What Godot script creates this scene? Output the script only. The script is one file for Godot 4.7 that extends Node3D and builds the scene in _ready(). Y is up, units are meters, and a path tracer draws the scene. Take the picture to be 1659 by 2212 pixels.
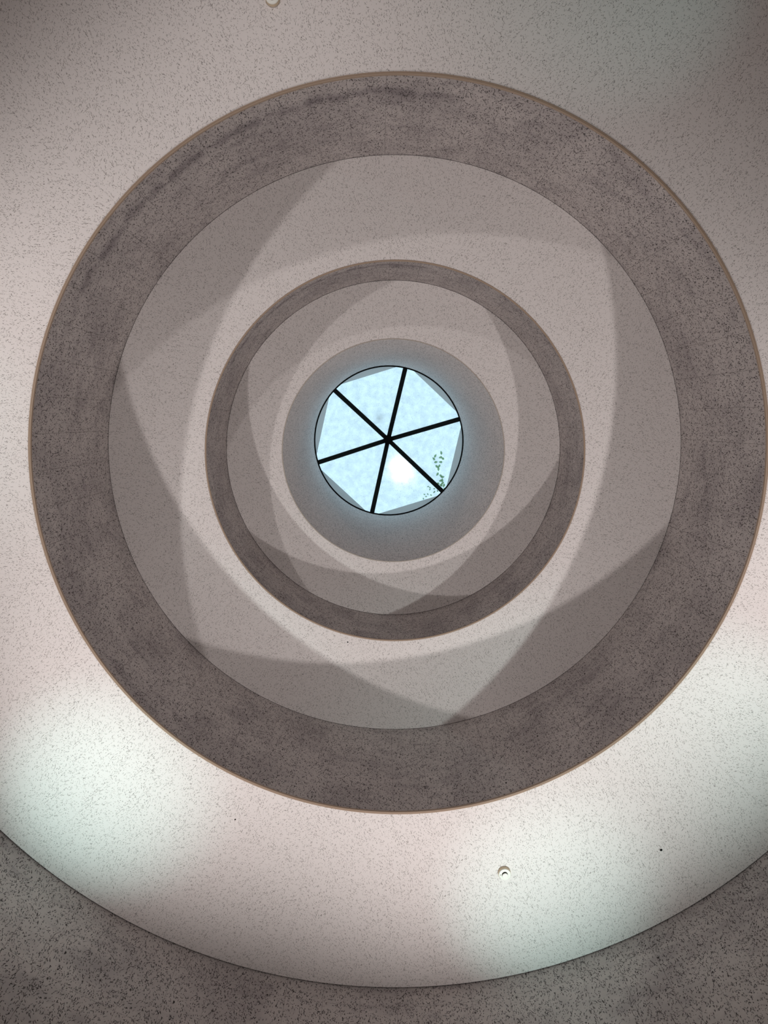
extends Node3D
# A round hall seen from its floor, looking up: a wide tiled ceiling ring, two stepped rings above it,
# a tall round shaft and a six-sided glass roof light. Angles are degrees, counted so that x = r cos a, z = -r sin a.

const Y1 := 7.0          # lowest ceiling ring
const Y2 := 8.583        # middle ring
const Y3 := 9.536        # upper ring
const Y4 := 13.458       # roof light frame
const RW := 4.465        # hall wall
const R1 := 2.852
const R2 := 1.885
const R3 := 1.253
const TEX := 1.818       # metres that one repeat of the tile texture covers

var rng := RandomNumberGenerator.new()
var M := {}


func _ready() -> void:
	rng.seed = 20240611
	set_camera()
	set_sky()
	set_materials()
	build_floor()
	build_wall()
	build_ring("ceiling", R1 + 0.016, RW - 0.011, Y1, 0.0006, "pale grey fissured acoustic tile ceiling ring around the widest round opening")
	build_riser("wall_riser", R1, Y1, Y2, 61, -92.12, [0.606, 1.212], 0.0016, M.tile_riser, "tall dusty fissured tile band rising above the tan edge bead")
	build_ring("ceiling", R2 + 0.011, R1 - 0.0035, Y2, 0.0005, "middle fissured tile ring of the stepped ceiling with crossing lamp shadows")
	build_riser("wall_riser", R2, Y2, Y3, 39, -100.95, [0.606], 0.0014, M.tile_riser, "low smudged tile band between the middle and upper ceiling rings")
	build_ring("ceiling", R3 + 0.007, R2 - 0.004, Y3, 0.0005, "narrow upper fissured tile ring directly around the skylight shaft")
	build_riser("wall_shaft", R3, Y3, Y4 - 0.02, 26, 10.0, [0.606, 1.212, 1.818, 2.424, 3.03, 3.636], 0.0007, M.tile_shaft, "bluish daylit round shaft lining below the glass skylight")
	build_trims()
	build_skylight()
	for a in [[17.0, 2.42, 2.3, 1.0, 1.0], [76.5, 1.25, 3.62, 1.0, 0.8], [136.5, -2.46, 2.66, 1.0, 1.1], [196.0, -3.7, -0.3, 0.75, 0.25], [255.5, -0.6, -3.3, 0.38, 0.0], [316.5, 1.45, -3.6, 0.0, 0.27]]:
		build_uplight(a[0], a[1], a[2], a[3], a[4])
	build_detectors()
	build_leaves()
	build_specks()


# ---------------------------------------------------------------- camera, sky, light

func set_camera() -> void:
	var c := Camera3D.new()
	c.name = "camera"
	c.fov = 71.6136
	c.keep_aspect = Camera3D.KEEP_HEIGHT
	c.near = 0.05
	c.far = 200.0
	var b := Basis(Vector3(0.999978, -0.006627, 0.0), Vector3(0.000865, 0.130593, 0.991436), Vector3(-0.006571, -0.991414, 0.130596))
	add_child(c)
	c.transform = Transform3D(b.orthonormalized(), Vector3(-0.160, 1.5, 0.381))
	c.current = true


func set_sky() -> void:
	var e := Environment.new()
	var s := Sky.new()
	var p := ProceduralSkyMaterial.new()
	p.sky_top_color = Color(0.77, 0.905, 0.97)
	p.sky_horizon_color = Color(0.78, 0.905, 0.965)
	p.ground_bottom_color = Color(0.3, 0.3, 0.28)
	p.ground_horizon_color = Color(0.5, 0.5, 0.48)
	p.sky_energy_multiplier = 1.19
	p.sun_angle_max = 4.0
	p.sun_curve = 0.12
	s.sky_material = p
	e.background_mode = Environment.BG_SKY
	e.sky = s
	e.tonemap_mode = Environment.TONE_MAPPER_LINEAR
	e.tonemap_exposure = 1.0
	e.sdfgi_enabled = true
	e.ssao_enabled = true
	e.ssil_enabled = true
	var w := WorldEnvironment.new()
	w.name = "environment"
	w.environment = e
	add_child(w)
	# the sun stands almost overhead behind thin cloud: only its glow in the sky is seen
	var sun := DirectionalLight3D.new()
	sun.name = "sun"
	sun.sky_mode = DirectionalLight3D.SKY_MODE_SKY_ONLY
	sun.light_color = Color(1, 1, 1)
	sun.light_energy = 2.6
	sun.light_angular_distance = 0.5
	sun.shadow_enabled = true
	add_child(sun)
	sun.look_at_from_position(Vector3(0.0304, 0.9970, -0.0710) * 50.0, Vector3.ZERO, Vector3(0, 0, 1))


# ---------------------------------------------------------------- materials

func mat(called: String, c: Color, rough := 0.9, metal := 0.0) -> StandardMaterial3D:
	var m := StandardMaterial3D.new()
	m.resource_name = called
	m.albedo_color = c
	m.roughness = rough
	m.metallic = metal
	m.metallic_specular = 0.3
	return m


func fissure_texture(n: int, per_m2: float, long_most: float, thick: float, spread: float, dots: float, strong: float, base: Color, pit: Color, sd: int) -> Array:
	# short worm-like pits and pin holes of a mineral fibre tile, mostly along the tile's length
	var col := Image.create(n, n, false, Image.FORMAT_RGB8)
	col.fill(base)
	var dep := Image.create(n, n, false, Image.FORMAT_L8)
	dep.fill(Color(1, 1, 1))
	var px := n / TEX
	var r := RandomNumberGenerator.new()
	r.seed = sd
	var clump := FastNoiseLite.new()
	clump.seed = sd + 5
	clump.frequency = 0.008
	var lean := FastNoiseLite.new()
	lean.seed = sd + 9
	lean.frequency = 0.004
	for i in int(per_m2 * TEX * TEX):
		var x := r.randf() * n
		var y := r.randf() * n
		var dot := r.randf() < dots
		if clump.get_noise_2d(x, y) < r.randf_range(-0.9, 0.1) and r.randf() < 0.5:
			continue
		var length := (r.randf_range(0.001, 0.004) if dot else long_most * (0.25 + 0.75 * pow(r.randf(), 1.6))) * px
		var wide := thick * (r.randf_range(0.8, 1.25) if dot else r.randf_range(0.6, 1.1)) * px
		var dark := strong * r.randf_range(0.5, 1.0)
		var th := PI / 2 + r.randfn(0.0, spread) + lean.get_noise_2d(x, y)
		var bend := r.randfn(0.0, 0.04)
		var wob := r.randf() * TAU
		var s := 0.0
		while s <= length:
			var t := s / maxf(length, 0.001)
			var w := maxf(0.6, wide * (0.55 + 0.45 * sin(PI * clampf(t, 0.08, 0.92)) + 0.2 * sin(wob + s * 0.5)))
			var k := int(ceil(w + 1.0))
			for dy in range(-k, k + 1):
				for dx in range(-k, k + 1):
					var xi := int(x) + dx
					var yi := int(y) + dy
					var d := Vector2(xi + 0.5 - x, yi + 0.5 - y).length()
					var al := clampf(w + 0.5 - d, 0.0, 1.0) * dark
					if al > 0.02:
						xi = posmod(xi, n)
						yi = posmod(yi, n)
						var now := 1.0 - dep.get_pixel(xi, yi).r
						if al > now:
							dep.set_pixel(xi, yi, Color(1.0 - al, 1.0 - al, 1.0 - al))
							col.set_pixel(xi, yi, base.lerp(pit, al))
			th += bend
			x += cos(th) * 1.2
			y += sin(th) * 1.2
			s += 1.2
	return [ImageTexture.create_from_image(col), ImageTexture.create_from_image(dep)]


func stain_texture() -> ImageTexture:
	# grime wiped along the bands: drawn-out smears with ragged edges
	var w := 1536
	var h := 192
	var im := Image.create(w, h, false, Image.FORMAT_RGB8)
	var a := FastNoiseLite.new()
	a.seed = 31
	a.frequency = 1.0
	a.fractal_octaves = 4
	var b := FastNoiseLite.new()
	b.seed = 8
	b.frequency = 1.0
	b.fractal_octaves = 3
	for y in h:
		var v := float(y) / h
		for x in w:
			var t := TAU * x / w
			var deg := 360.0 * x / w
			var cx := cos(t)
			var cy := sin(t)
			var broad := a.get_noise_3d(cx * 4.0, cy * 4.0, v * 1.6)
			var smear := b.get_noise_3d(cx * 5.0 + 4.0, cy * 5.0, v * 6.0)
			var k := 0.15 + smoothstep(-0.3, 0.5, broad) * 0.07 + smoothstep(0.12, 0.55, smear) * 0.06
			# one long sooty wipe a hand's breadth above the bead
			var reach := smoothstep(195.0, 215.0, deg) * (1.0 - smoothstep(268.0, 284.0, deg))
			var line := 0.17 + 0.04 * a.get_noise_3d(cx * 5.0, cy * 5.0, 9.0)
			k += 0.16 * reach * exp(-pow((v - line) / 0.045, 2.0)) * smoothstep(-0.5, 0.2, b.get_noise_3d(cx * 14.0, cy * 14.0, v * 4.0))
			k += 0.05 * a.get_noise_3d(cx * 40.0, cy * 40.0, v * 16.0)
			k = clampf(k, 0.0, 0.6)
			im.set_pixel(x, y, Color(1.0 - k, 1.0 - k * 1.03, 1.0 - k * 0.98))
	return ImageTexture.create_from_image(im)


func dirt_texture() -> ImageTexture:
	# film of dirt and the wire mesh in the glass; alpha says how much of it covers the pane
	var n := 640
	var im := Image.create(n, n, false, Image.FORMAT_RGBA8)
	var a := FastNoiseLite.new()
	a.seed = 12
	a.frequency = 0.012
	a.fractal_octaves = 5
	var b := FastNoiseLite.new()
	b.seed = 90
	b.frequency = 0.09
	b.fractal_octaves = 2
	for y in n:
		for x in n:
			var k := 0.17 + 0.13 * a.get_noise_2d(x, y) + 0.10 * smoothstep(0.2, 0.7, b.get_noise_2d(x, y))
			if x % 6 == 0 or y % 6 == 0:
				k += 0.06
			im.set_pixel(x, y, Color(0.80, 0.84, 0.86, clampf(k, 0.03, 0.7)))
	var r := RandomNumberGenerator.new()
	r.seed = 4
	for i in 160:
		var at := Vector2(r.randf(), r.randf()) * n
		var size := r.randf_range(0.6, 1.9)
		for dy in range(-2, 3):
			for dx in range(-2, 3):
				if Vector2(dx, dy).length() < size:
					im.set_pixel(posmod(int(at.x) + dx, n), posmod(int(at.y) + dy, n), Color(0.30, 0.34, 0.32, 0.55))
	return ImageTexture.create_from_image(im)


func set_materials() -> void:
	var f := fissure_texture(1408, 4500.0, 0.0190, 0.00128, 0.40, 0.45, 0.97, Color(0.905, 0.882, 0.872), Color(0.30, 0.275, 0.265), 77)
	var g := fissure_texture(1280, 3300.0, 0.027, 0.0025, 0.45, 0.45, 1.0, Color(0.875, 0.845, 0.825), Color(0.16, 0.14, 0.14), 123)
	var w := fissure_texture(1024, 2600.0, 0.024, 0.0030, 0.60, 0.5, 1.0, Color(0.905, 0.882, 0.872), Color(0.20, 0.19, 0.19), 211)
	var stain := stain_texture()
	M.tile = mat("fissured_tile", Color(1, 1, 1), 0.95)
	M.tile.albedo_texture = f[0]
	M.tile.heightmap_enabled = true
	M.tile.heightmap_texture = f[1]
	M.tile.heightmap_scale = 0.12
	M.tile_riser = M.tile.duplicate()
	M.tile_riser.resource_name = "grimy_fissured_tile"
	M.tile_riser.albedo_texture = g[0]
	M.tile_riser.heightmap_texture = g[1]
	M.tile_riser.detail_enabled = true
	M.tile_riser.detail_albedo = stain
	M.tile_riser.detail_blend_mode = BaseMaterial3D.BLEND_MODE_MUL
	M.tile_riser.detail_uv_layer = BaseMaterial3D.DETAIL_UV_2
	M.tile_shaft = M.tile.duplicate()
	M.tile_shaft.resource_name = "shaft_fissured_tile"
	M.tile_shaft.albedo_texture = w[0]
	M.tile_shaft.heightmap_texture = w[1]
	M.backing = mat("joint_backing", Color(0.28, 0.25, 0.23), 1.0)
	M.bead = mat("tan_edge_bead", Color(0.66, 0.58, 0.51), 0.6)
	M.bead_pale = mat("pale_edge_bead", Color(0.72, 0.68, 0.64), 0.6)
	M.floor = mat("hall_carpet", Color(0.50, 0.45, 0.42), 1.0)
	M.black = mat("black_metal", Color(0.055, 0.06, 0.06), 0.5, 0.2)
	M.mullion = mat("dark_bronze_metal", Color(0.13, 0.14, 0.135), 0.55, 0.3)
	M.curb = mat("grey_painted_curb", Color(0.95, 0.97, 0.97), 0.8)
	M.roof = mat("roof_felt", Color(0.35, 0.36, 0.36), 1.0)
	M.cream = mat("cream_plastic", Color(0.80, 0.73, 0.63), 0.5)
	M.white = mat("white_plastic", Color(0.93, 0.93, 0.90), 0.4)
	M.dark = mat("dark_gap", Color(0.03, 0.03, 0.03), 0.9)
	M.lamp_metal = mat("grey_lamp_metal", Color(0.45, 0.45, 0.45), 0.5, 0.5)
	M.glow = mat("lamp_glass", Color(0.9, 0.9, 0.9), 0.5)
	M.glow.emission_enabled = true
	M.glow.emission = Color(1.0, 0.97, 0.94)
	M.glow.emission_energy_multiplier = 3.0
	M.glow_off = mat("lamp_glass_dim", Color(0.8, 0.8, 0.8), 0.5)
	M.pane = mat("wired_glass", Color(1, 1, 1, 1), 0.6)
	M.pane.transparency = BaseMaterial3D.TRANSPARENCY_ALPHA
	M.pane.albedo_texture = dirt_texture()
	M.pane.backlight_enabled = true
	M.pane.backlight = Color(1, 1, 1)
	M.pane.cull_mode = BaseMaterial3D.CULL_DISABLED
	M.leaf = mat("leaf_green", Color(0.60, 0.73, 0.57), 0.7)
	M.leaf.backlight_enabled = true
	M.leaf.backlight = Color(0.9, 1.0, 0.85)


# ---------------------------------------------------------------- helpers

func st() -> SurfaceTool:
	var s := SurfaceTool.new()
	s.begin(Mesh.PRIMITIVE_TRIANGLES)
	return s


func put(parent: Node, called: String, mesh: Mesh, m: Material) -> MeshInstance3D:
	var o := MeshInstance3D.new()
	o.name = called
	o.mesh = mesh
	o.material_override = m
	o.cast_shadow = GeometryInstance3D.SHADOW_CASTING_SETTING_ON
	parent.add_child(o, true)
	return o


func numbered(called: String) -> String:
	if not has_node(NodePath(called)):
		return called
	var k := 1
	while has_node(NodePath("%s_%03d" % [called, k])):
		k += 1
	return "%s_%03d" % [called, k]


func root_of(called: String, label: String, category: String, kind := "", group := "") -> Node3D:
	var o := Node3D.new()
	o.name = numbered(called)
	add_child(o)
	o.set_meta("label", label)
	if category:
		o.set_meta("category", category)
	if kind:
		o.set_meta("kind", kind)
	if group:
		o.set_meta("group", group)
	return o


func pol(r: float, deg: float, y: float) -> Vector3:
	var a := deg_to_rad(deg)
	return Vector3(r * cos(a), y, -r * sin(a))


func face(s: SurfaceTool, a: Vector3, b: Vector3, c: Vector3, n: Vector3, ua := Vector2.ZERO, ub := Vector2.ZERO, uc := Vector2.ZERO) -> void:
	# one triangle, wound so that its front looks along n
	var flip := (b - a).cross(c - a).dot(n) > 0.0
	var order := [[a, ua], [c, uc], [b, ub]] if flip else [[a, ua], [b, ub], [c, uc]]
	for v in order:
		s.set_normal(n)
		s.set_uv(v[1])
		s.add_vertex(v[0])


func lathe(profile: Array, steps: int, closed := true) -> ArrayMesh:
	# profile of Vector2(radius, y) going round its section; turned about the y axis, smooth round the turn, crisp at the corners
	var s := st()
	var count := profile.size()
	var centre := Vector2.ZERO
	for p in profile:
		centre += p / count
	for k in (count if closed else count - 1):
		var p: Vector2 = profile[k]
		var q: Vector2 = profile[(k + 1) % count]
		if p.distance_to(q) < 1e-6:
			continue
		var e := (q - p).normalized()
		var n2 := Vector2(e.y, -e.x)
		if closed:
			var mid := (p + q) / 2
			var probe := mid + n2 * 1e-4
			if Geometry2D.is_point_in_polygon(probe, PackedVector2Array(profile)):
				n2 = -n2
		for i in steps:
			var a0 := TAU * i / steps
			var a1 := TAU * (i + 1) / steps
			var d0 := Vector3(cos(a0), 0, -sin(a0))
			var d1 := Vector3(cos(a1), 0, -sin(a1))
			var v := [d0 * p.x + Vector3(0, p.y, 0), d1 * p.x + Vector3(0, p.y, 0), d1 * q.x + Vector3(0, q.y, 0), d0 * q.x + Vector3(0, q.y, 0)]
			var n := [d0 * n2.x + Vector3(0, n2.y, 0), d1 * n2.x + Vector3(0, n2.y, 0)]
			var nm: Vector3 = (n[0] + n[1]).normalized()
			for tri in [[0, 1, 2], [0, 2, 3]]:
				var t: Array = tri
				if ((v[t[1]] - v[t[0]]) as Vector3).cross(v[t[2]] - v[t[0]]).length() < 1e-12:
					continue
				if ((v[t[1]] - v[t[0]]) as Vector3).cross(v[t[2]] - v[t[0]]).dot(nm) > 0.0:
					t = [t[0], t[2], t[1]]
				for j in t:
					s.set_normal(n[0] if j == 0 or j == 3 else n[1])
					s.set_uv(Vector2((a0 if j == 0 or j == 3 else a1), v[j].y))
					s.add_vertex(v[j])
	return s.commit()


func box_ring(r0: float, r1: float, y0: float, y1: float, steps := 180) -> ArrayMesh:
	return lathe([Vector2(r0, y0), Vector2(r1, y0), Vector2(r1, y1), Vector2(r0, y1)], steps)


func prism(poly: PackedVector2Array, y0: float, y1: float, to_world: Callable) -> ArrayMesh:
	# a flat plate with the outline poly, from height y0 (its face) to y1; to_world turns (u, v, y) into a point
	var s := st()
	var tri := Geometry2D.triangulate_polygon(poly)
	for k in range(0, tri.size(), 3):
		var a := poly[tri[k]]
		var b := poly[tri[k + 1]]
		var c := poly[tri[k + 2]]
		face(s, to_world.call(a, y0), to_world.call(b, y0), to_world.call(c, y0), Vector3.DOWN, a / TEX, b / TEX, c / TEX)
		face(s, to_world.call(a, y1), to_world.call(b, y1), to_world.call(c, y1), Vector3.UP, a / TEX, b / TEX, c / TEX)
	var ccw := not Geometry2D.is_polygon_clockwise(poly)
	for k in poly.size():
		var a := poly[k]
		var b := poly[(k + 1) % poly.size()]
		var p: Vector3 = to_world.call(a, y0)
		var q: Vector3 = to_world.call(b, y0)
		var e := (b - a).normalized()
		var o2 := Vector2(e.y, -e.x) * (1.0 if ccw else -1.0)
		var n: Vector3 = (to_world.call(a + o2, y0) - p).normalized()
		var p1: Vector3 = to_world.call(a, y1)
		var q1: Vector3 = to_world.call(b, y1)
		face(s, p, q, q1, n, a / TEX, b / TEX, b / TEX)
		face(s, p, q1, p1, n, a / TEX, b / TEX, a / TEX)
	return s.commit()


# ---------------------------------------------------------------- the round hall

func build_floor() -> void:
	var o := put(self, "floor", lathe([Vector2(0, 0), Vector2(RW + 0.15, 0), Vector2(RW + 0.15, -0.2), Vector2(0, -0.2)], 96), M.floor)
	o.set_meta("kind", "structure")
	o.set_meta("label", "carpeted round floor of the hall")


func build_ring(called: String, r0: float, r1: float, y: float, gap: float, label: String) -> void:
	var o := root_of(called, label, "", "structure")
	# six fields of tiles, each laid square to its own middle line
	put(o, "backing", lathe([Vector2(r0 + 0.001, y + 0.011), Vector2(r1 - 0.001, y + 0.011), Vector2(r1 - 0.001, y + 0.06), Vector2(r1 + 0.08, y + 0.06), Vector2(r1 + 0.08, y + 0.13), Vector2(r0 + 0.001, y + 0.13)], 180), M.backing)
	for k in 6:
		var mid := deg_to_rad(73.0 + 60.0 * k)
		var along := Vector2(cos(mid), sin(mid))
		var across := Vector2(-sin(mid), cos(mid))
		# outline of the field in (across, along) coordinates
		var outline := PackedVector2Array()
		var n := 40
		var h := deg_to_rad(30.0)
		var g0 := gap * 0.5 / r0
		var g1 := gap * 0.5 / r1
		for i in n + 1:
			var a: float = lerpf(-h + g1, h - g1, float(i) / n)
			outline.append(Vector2(sin(a), cos(a)) * r1)
		for i in n + 1:
			var a: float = lerpf(h - g0, -h + g0, float(i) / n)
			outline.append(Vector2(sin(a), cos(a)) * r0)
		var w := 0.303
		var l := 0.606
		var cols := int(ceil(r1 * 0.5 / w)) + 1
		for i in range(-cols, cols):
			var shift := 0.303 if posmod(i, 2) else 0.0
			for j in range(int(floor(r0 * 0.8 / l)) - 1, int(ceil(r1 / l)) + 1):
				var u0 := i * w + gap / 2
				var v0 := j * l + shift + gap / 2
				var rect := PackedVector2Array([Vector2(u0, v0), Vector2(u0 + w - gap, v0), Vector2(u0 + w - gap, v0 + l - gap), Vector2(u0, v0 + l - gap)])
				for piece in Geometry2D.intersect_polygons(rect, outline):
					if piece.size() < 3 or absf(area_of(piece)) < 2e-5:
						continue
					var jump := Vector2(rng.randf(), rng.randf()) * TEX
					var place := func(p: Vector2, yy: float) -> Vector3:
						var q: Vector2 = across * (p.x - jump.x) + along * (p.y - jump.y)
						return Vector3(q.x, yy, -q.y)
					var moved := PackedVector2Array()
					for p in piece:
						moved.append(p + jump)
					put(o, "tile", prism(moved, y, y + 0.01, place), M.tile)


func area_of(p: PackedVector2Array) -> float:
	var s := 0.0
	for i in p.size():
		s += p[i].cross(p[(i + 1) % p.size()])
	return s / 2


func panel(r: float, a0: float, a1: float, y0: float, y1: float, jump: Vector2, v_of: Vector2) -> ArrayMesh:
	# a curved tile facing the axis; uv2 tells where it sits on its band
	var s := st()
	var n := 3
	var thick := 0.008
	for i in n:
		var t0: float = lerpf(a0, a1, float(i) / n)
		var t1: float = lerpf(a0, a1, float(i + 1) / n)
		var p := [pol(r, t0, y0), pol(r, t1, y0), pol(r, t1, y1), pol(r, t0, y1)]
		var q := [pol(r + thick, t0, y0), pol(r + thick, t1, y0), pol(r + thick, t1, y1), pol(r + thick, t0, y1)]
		var nn := [-pol(1, t0, 0), -pol(1, t1, 0), -pol(1, t1, 0), -pol(1, t0, 0)]
		var uv := [Vector2(deg_to_rad(t0) * r, y0), Vector2(deg_to_rad(t1) * r, y0), Vector2(deg_to_rad(t1) * r, y1), Vector2(deg_to_rad(t0) * r, y1)]
		var uv2 := [Vector2(t0 / 360.0, v_of.x), Vector2(t1 / 360.0, v_of.x), Vector2(t1 / 360.0, v_of.y), Vector2(t0 / 360.0, v_of.y)]
		for t in [[0, 2, 1], [0, 3, 2]]:
			var turn: Array = t
			if ((p[t[1]] - p[t[0]]) as Vector3).cross(p[t[2]] - p[t[0]]).dot(nn[0]) > 0.0:
				turn = [t[0], t[2], t[1]]
			for j in turn:
				s.set_normal(nn[j])
				s.set_uv((uv[j] + jump) / TEX)
				s.set_uv2(uv2[j])
				s.add_vertex(p[j])
		for e in [[0, 1, Vector3.DOWN], [2, 3, Vector3.UP]]:
			s.set_uv2(uv2[0])
			face(s, p[e[0]], p[e[1]], q[e[1]], e[2], uv[e[0]] / TEX, uv[e[1]] / TEX, uv[e[1]] / TEX)
			face(s, p[e[0]], q[e[1]], q[e[0]], e[2], uv[e[0]] / TEX, uv[e[1]] / TEX, uv[e[0]] / TEX)
	for side in [[a0, -1.0], [a1, 1.0]]:
		var nrm: Vector3 = (pol(1, side[0] + 1.0, 0) - pol(1, side[0] - 1.0, 0)).normalized() * side[1]
		var b := [pol(r, side[0], y0), pol(r + thick, side[0], y0), pol(r + thick, side[0], y1), pol(r, side[0], y1)]
		face(s, b[0], b[1], b[2], nrm)
		face(s, b[0], b[2], b[3], nrm)
	return s.commit()


func band(o: Node3D, r: float, y0: float, y1: float, cols: int, phase: float, cuts: Array, gap: float, m: Material) -> void:
	var edges := [0.0]
	edges.append_array(cuts)
	edges.append(y1 - y0)
	var step := 360.0 / cols
	var g := rad_to_deg(gap / 2 / r)
	for j in edges.size() - 1:
		for i in cols:
			var jump := Vector2(rng.randf(), rng.randf()) * TEX
			var a := phase + step * i
			var lo: float = y0 + edges[j] + (gap / 2 if j else 0.0)
			var hi: float = y0 + edges[j + 1] - gap / 2
			put(o, "tile", panel(r, a + g, a + step - g, lo, hi, jump, Vector2((lo - y0) / (y1 - y0), (hi - y0) / (y1 - y0))), m)


func build_riser(called: String, r: float, y0: float, y1: float, cols: int, phase: float, cuts: Array, gap: float, m: Material, label: String) -> void:
	var o := root_of(called, label, "", "structure")
	put(o, "backing", box_ring(r + 0.009, r + 0.13, y0 + 0.02, y1 + 0.1), M.backing)
	band(o, r, y0 + 0.016 * (r / R1), y1, cols, phase, cuts, gap, m)


func build_wall() -> void:
	var o := root_of("wall_round", "dusty fissured tile wall curving below the lowest ceiling ring", "", "structure")
	put(o, "backing", box_ring(RW + 0.010, RW + 0.2, -0.2, Y1 + 0.13), M.backing)
	var top := Y1 - 0.19 - 1.212
	band(o, RW, top, Y1 + 0.03, 90, 90.18, [0.606, 1.212], 0.0017, M.tile_riser)
	put(o, "lower_lining", box_ring(RW, RW + 0.009, 0.0, top - 0.002, 120), M.bead_pale)


func build_trims() -> void:
	var a := put(self, "trim_1", lathe([Vector2(R1 - 0.005, Y1 + 0.016), Vector2(R1 - 0.006, Y1 - 0.003), Vector2(R1 - 0.003, Y1 - 0.007), Vector2(R1 + 0.003, Y1 - 0.007), Vector2(R1 + 0.005, Y1 - 0.0045), Vector2(R1 + 0.007, Y1 - 0.007), Vector2(R1 + 0.013, Y1 - 0.006), Vector2(R1 + 0.016, Y1 - 0.003), Vector2(R1 + 0.016, Y1 + 0.012), Vector2(R1 + 0.009, Y1 + 0.016)], 240), M.bead)
	a.set_meta("kind", "structure")
	a.set_meta("label", "tan grooved edge bead around the widest round opening")
	var b := put(self, "trim_2", lathe([Vector2(R2 - 0.004, Y2 + 0.010), Vector2(R2 - 0.004, Y2 - 0.002), Vector2(R2 - 0.001, Y2 - 0.005), Vector2(R2 + 0.008, Y2 - 0.005), Vector2(R2 + 0.011, Y2 - 0.002), Vector2(R2 + 0.011, Y2 + 0.012), Vector2(R2 + 0.009, Y2 + 0.012)], 200), M.bead)
	b.set_meta("kind", "structure")
	b.set_meta("label", "slim tan edge bead around the middle round opening")
	var c := put(self, "trim_3", lathe([Vector2(R3 - 0.003, Y3 + 0.007), Vector2(R3 - 0.003, Y3 - 0.003), Vector2(R3 + 0.006, Y3 - 0.003), Vector2(R3 + 0.007, Y3 + 0.012)], 160), M.bead_pale)
	c.set_meta("kind", "structure")
	c.set_meta("label", "thin pale edge bead around the skylight shaft opening")


# ---------------------------------------------------------------- roof light

func bar(a: Vector3, b: Vector3, wide: float, deep: float) -> ArrayMesh:
	# a square bar from a to b, deep measured upwards from the line
	var d := (b - a).normalized()
	var side := d.cross(Vector3.UP).normalized() * wide / 2
	var up := side.cross(d).normalized()
	if up.y < 0:
		up = -up
	up *= deep
	var s := st()
	var p := [a - side, a + side, a + side + up, a - side + up]
	var q := [b - side, b + side, b + side + up, b - side + up]
	var ns := [-up.normalized(), side.normalized(), up.normalized(), -side.normalized()]
	for k in 4:
		var j := (k + 1) % 4
		face(s, p[k], p[j], q[j], ns[k])
		face(s, p[k], q[j], q[k], ns[k])
	face(s, p[0], p[1], p[2], -d)
	face(s, p[0], p[2], p[3], -d)
	face(s, q[0], q[1], q[2], d)
	face(s, q[0], q[2], q[3], d)
	return s.commit()


func build_skylight() -> void:
	var o := root_of("window_1", "six-sided pyramid skylight of wired glass with dark glazing bars", "", "structure")
	var yb := Y4 + 0.26
	var apex := Vector3(0, Y4 + 0.98, 0)
	var rv := 1.33
	put(o, "frame", lathe([Vector2(R3 - 0.024, Y4 - 0.02), Vector2(R3 + 0.05, Y4 - 0.02), Vector2(R3 + 0.05, Y4 + 0.02), Vector2(R3 - 0.018, Y4 + 0.02)], 180), M.black)
	put(o, "curb", box_ring(R3 + 0.235, R3 + 0.36, Y4 - 0.2, yb + 0.05, 120), M.roof)
	put(o, "curb_lining", box_ring(R3 + 0.04, R3 + 0.24, Y4 - 0.01, Y4 + 0.01, 120), M.curb)
	for k in 6:
		var a0 := 43.0 + 60.0 * k
		var v0 := pol(rv, a0, yb)
		var v1 := pol(rv, a0 + 60.0, yb)
		# sloping curb face between the round frame and the straight foot of the pane
		var w0 := pol(1.475, a0, Y4 + 0.012)
		var w1 := pol(1.475, a0 + 60.0, Y4 + 0.012)
		var cs := st()
		var nn := (w1 - w0).cross(v0 - w0).normalized()
		if nn.dot(pol(1, a0 + 30.0, 0)) > 0:
			nn = -nn
		var back := -nn * 0.02
		for q in [[Vector3.ZERO, nn], [back, -nn]]:
			face(cs, w0 + q[0], w1 + q[0], v1 + q[0], q[1])
			face(cs, w0 + q[0], v1 + q[0], v0 + q[0], q[1])
		put(o, "curb_face", cs.commit(), M.curb)
		put(o, "mullion", bar(v0 + Vector3(0, -0.02, 0), apex + Vector3(0, -0.05, 0), 0.076, 0.075), M.mullion)
		# pane: a thin sheet of glass with its own edges
		var up := (v1 - v0).cross(apex - v0).normalized()
		if up.y < 0:
			up = -up
		var s := st()
		var lift := up * 0.008
		var mid := (v0 + v1) / 2
		var ax := (v1 - v0).normalized()
		var ay := (apex - mid).normalized()
		var c := [v0, v1, apex]
		var jump := Vector2(0.37 * k, 0.61 * k)
		var uv := []
		for p in c:
			uv.append((Vector2((p - mid).dot(ax), (p - mid).dot(ay)) + jump) / 1.4)
		face(s, c[0], c[1], c[2], -up, uv[0], uv[1], uv[2])
		face(s, c[0] + lift, c[1] + lift, c[2] + lift, up, uv[0], uv[1], uv[2])
		put(o, "pane", s.commit(), M.pane)
	var hub := CylinderMesh.new()
	hub.top_radius = 0.10
	hub.bottom_radius = 0.088
	hub.height = 0.16
	hub.radial_segments = 6
	var h := put(o, "hub", hub, M.black)
	h.position = apex + Vector3(0, -0.03, 0)
	h.rotation.y = deg_to_rad(13.0)


# ---------------------------------------------------------------- lamps on the wall, below the picture

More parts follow.
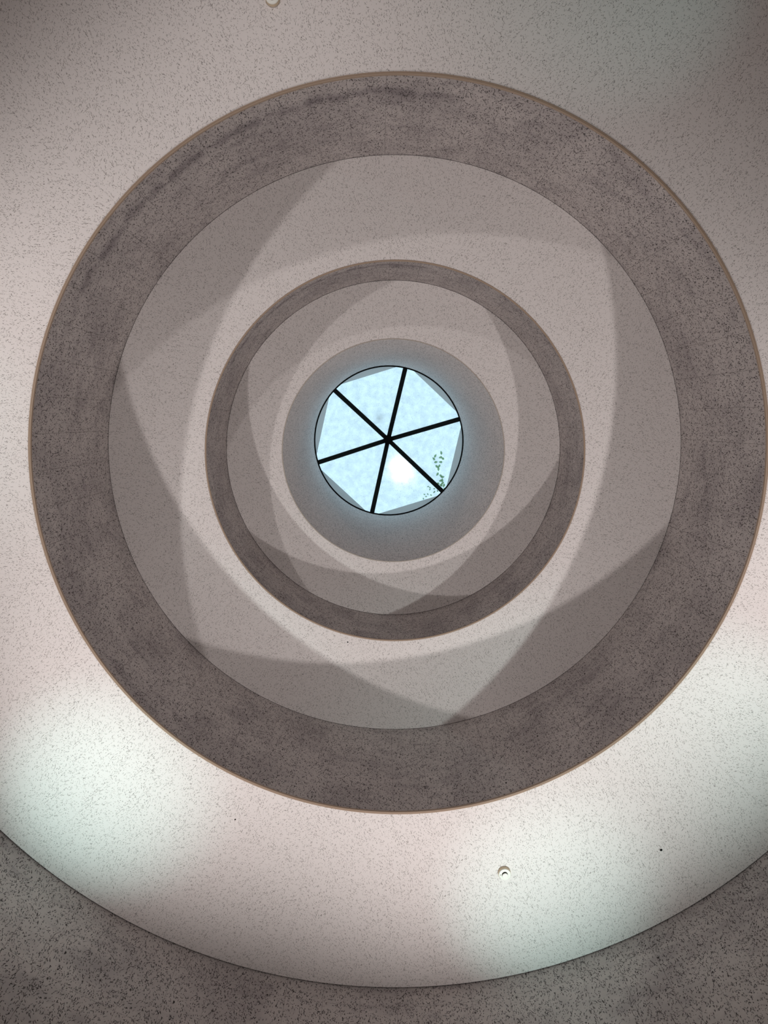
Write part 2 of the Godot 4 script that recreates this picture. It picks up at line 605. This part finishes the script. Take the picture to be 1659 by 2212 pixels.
func build_uplight(deg: float, to_x: float, to_z: float, wide: float, hot: float) -> void:
	var y := Y1 - 2.65
	var r := 4.15
	var names := {17.0: "between the unlit lamp and the next lit one", 76.5: "below the heat detector beside a dark screw", 136.5: "opposite the unlit lamp", 196.0: "opposite the lamp at the bright ceiling pool", 255.5: "below the heat detector on the dim side", 316.5: ""}
	var label: String = "grey bowl wall uplight " + names[deg] if wide > 0.0 else "grey bowl wall uplight with a dim narrow beam"
	var o := root_of("wall_uplight", label, "lamp", "", "wall uplights around the hall")
	o.position = pol(r, deg, y)
	o.rotation.y = deg_to_rad(deg)
	put(o, "bowl", lathe([Vector2(0, -0.12), Vector2(0.06, -0.115), Vector2(0.11, -0.08), Vector2(0.13, -0.02), Vector2(0.13, 0.0), Vector2(0.12, 0.0), Vector2(0.10, -0.06), Vector2(0.0, -0.09)], 40), M.lamp_metal)
	put(o, "arm", bar(Vector3(0.11, -0.075, 0), Vector3(RW - r - 0.01, -0.075, 0), 0.04, 0.03), M.lamp_metal)
	var plate := put(o, "wall_plate", bar(Vector3(RW - r - 0.022, -0.10, 0), Vector3(RW - r - 0.004, -0.10, 0), 0.12, 0.12), M.lamp_metal)
	plate.position.y = -0.02
	var lens := put(o, "lamp_glass", lathe([Vector2(0, -0.03), Vector2(0.112, -0.03), Vector2(0.112, -0.024), Vector2(0, -0.018)], 40), M.glow if wide > 0.0 else M.glow_off)
	lens.set_meta("label", "frosted lamp glass")
	if wide > 0.0:
		var l := SpotLight3D.new()
		l.name = "flood_light"
		l.light_color = Color(1.0, 0.972, 0.962)
		l.light_energy = 6.3 * wide
		l.light_size = 0.055
		l.spot_angle = 58.0
		l.spot_angle_attenuation = 1.0
		l.spot_range = 20.0
		l.spot_attenuation = 2.0
		l.shadow_enabled = true
		o.add_child(l)
		aim(l, pol(r, deg, y + 0.02), pol(r - 2.5, deg, Y1))
	if hot > 0.0:
		var s := SpotLight3D.new()
		s.name = "beam_light"
		s.light_color = Color(0.74, 1.0, 0.97)
		s.light_energy = 2.9 * hot
		s.light_size = 0.05
		s.spot_angle = 23.0
		s.spot_angle_attenuation = 1.0
		s.spot_range = 20.0
		s.spot_attenuation = 2.0
		s.shadow_enabled = true
		o.add_child(s)
		aim(s, pol(r, deg, y + 0.02), Vector3(to_x, Y1, -to_z))


func aim(l: Node3D, from: Vector3, to: Vector3) -> void:
	l.look_at_from_position(from, to, Vector3(0, 0, 1))


# ---------------------------------------------------------------- small things

func build_detectors() -> void:
	var spots := [[Vector3(0.884, Y1, -3.391), "cream and white round heat detector on the ceiling beside a bright light pool", 0.0], [Vector3(-0.917, Y1, 3.346), "round heat detector on the dim part of the ceiling ring, far from the light pools", 2.0]]
	for q in spots:
		var o := root_of("heat_detector", q[1], "heat detector", "", "heat detectors on the ceiling ring")
		o.position = q[0]
		o.rotation.y = q[2]
		put(o, "base", lathe([Vector2(0, 0.0), Vector2(0.0515, 0.0), Vector2(0.053, -0.004), Vector2(0.0515, -0.026), Vector2(0.0, -0.026)], 48), M.cream)
		put(o, "cover", lathe([Vector2(0, -0.024), Vector2(0.049, -0.024), Vector2(0.0495, -0.031), Vector2(0.047, -0.035), Vector2(0.026, -0.036), Vector2(0.0, -0.036)], 48), M.white)
		put(o, "shadow_gap_ring", lathe([Vector2(0, -0.0355), Vector2(0.0255, -0.0355), Vector2(0.0255, -0.0365), Vector2(0.012, -0.038), Vector2(0.012, -0.049), Vector2(0, -0.049)], 36), M.dark)  # shade in the slot under the cap is put into its black colour
		put(o, "sensor_cap", lathe([Vector2(0, -0.045), Vector2(0.021, -0.045), Vector2(0.0240, -0.048), Vector2(0.0240, -0.053), Vector2(0.0215, -0.056), Vector2(0.006, -0.057), Vector2(0, -0.0565)], 36), M.white)
		var dot := put(o, "indicator", lathe([Vector2(0, -0.0353), Vector2(0.0032, -0.0353), Vector2(0.0028, -0.0375), Vector2(0, -0.038)], 12), M.dark)
		dot.position = Vector3(-0.036, 0, -0.001)


func leaf_mesh(length: float, wide: float, curl: float) -> ArrayMesh:
	var s := st()
	var n := 6
	var rows := []
	for i in n + 1:
		var t := float(i) / n
		var w := wide * sin(PI * pow(t, 0.8)) * 0.5
		var y := curl * sin(PI * t)
		rows.append([Vector3(t * length, y, -w), Vector3(t * length, y - 0.15 * w, 0), Vector3(t * length, y, w)])
	for i in n:
		for j in 2:
			var a: Vector3 = rows[i][j]
			var b: Vector3 = rows[i + 1][j]
			var c: Vector3 = rows[i + 1][j + 1]
			var d: Vector3 = rows[i][j + 1]
			for t in [[a, b, c], [a, c, d]]:
				if ((t[1] - t[0]) as Vector3).cross(t[2] - t[0]).length() < 1e-9:
					continue
				face(s, t[0], t[1], t[2], Vector3.UP)
				face(s, t[0] - Vector3(0, 0.0015, 0), t[1] - Vector3(0, 0.0015, 0), t[2] - Vector3(0, 0.0015, 0), Vector3.DOWN)
	return s.commit()


func build_leaves() -> void:
	# fallen leaves resting on the outside of the glass
	var base := leaf_mesh(0.075, 0.042, 0.006)
	var apex_h := 0.98
	var inr := 1.33 * cos(PI / 6)
	var sets := [
		["leaf_cluster", "loose ring of green leaves lying halfway up a skylight pane", [[0.11, 0.37, 200], [0.15, 0.34, 120], [0.19, 0.35, 250], [0.23, 0.31, 300], [0.25, 0.25, 340], [0.20, 0.22, 30], [0.15, 0.19, 80], [0.10, 0.17, 110], [0.06, 0.22, 60], [0.03, 0.24, 150]], 13.0],
		["leaf_cluster", "trail of green leaves running down to the foot of a glazing bar", [[0.34, 0.22, 20], [0.37, 0.19, 300], [0.41, 0.155, 250], [0.45, 0.11, 60], [0.49, 0.10, 160], [0.53, 0.12, 220], [0.55, 0.08, 100], [0.50, 0.055, 10], [0.57, 0.05, 320], [0.52, 0.15, 70]], 13.0],
		["leaf_cluster", "scattered small leaf bits at the lower corner of a skylight pane", [[-0.448, 0.225, 10], [-0.46, 0.18, 70], [-0.43, 0.15, 130], [-0.50, 0.16, 200], [-0.38, 0.11, 260], [-0.52, 0.11, 320], [-0.34, 0.09, 45], [-0.56, 0.075, 95], [-0.48, 0.08, 150], [-0.42, 0.07, 230], [-0.36, 0.05, 20], [-0.29, 0.05, 280]], 73.0]]
	for q in sets:
		var o := root_of(q[0], q[1], "leaves", "", "leaves on the skylight")
		var mid: float = q[3]
		var out := pol(1, mid, 0)
		var side := pol(1, mid + 90.0, 0)
		var slope := Vector3(-out.x * inr, apex_h - 0.26, -out.z * inr).normalized()
		var normal := side.cross(slope).normalized()
		if normal.y < 0:
			normal = -normal
		for p in q[2]:
			# p: metres along the foot of the pane, height up the pane, turn
			var at: Vector3 = out * inr + Vector3(0, Y4 + 0.26, 0) + side * p[0] + slope * p[1] + normal * 0.014
			var l := put(o, "leaf", base, M.leaf)
			var b := Basis(side, normal, side.cross(normal)).orthonormalized()
			var small := 1.0 if mid < 50.0 else 0.55
			l.transform = Transform3D(b * Basis(Vector3.UP, deg_to_rad(p[2])) * Basis.from_scale(Vector3.ONE * small), at)


func build_specks() -> void:  # small dark spots of unknown kind, built as low black buttons
	var q := [[Vector3(2.194, Y1, -3.196), 0.0105, "black speck on the pale ceiling between two light pools"], [Vector3(-1.355, Y1, -2.909), 0.006, "tiny dark speck on the ceiling ring near the tan bead"], [Vector3(-0.487, Y2, -1.845 - 0.06), 0.007, "tiny black speck beside the slim bead on the middle ring"]]
	for k in q:
		var o := put(self, numbered("ceiling_speck"), lathe([Vector2(0, 0.002), Vector2(k[1], 0.002), Vector2(k[1], -0.002), Vector2(k[1] * 0.6, -0.005), Vector2(0, -0.006)], 12), M.dark)
		o.position = k[0]
		o.set_meta("label", k[2])
		o.set_meta("category", "screw")
		o.set_meta("group", "specks on the ceiling")
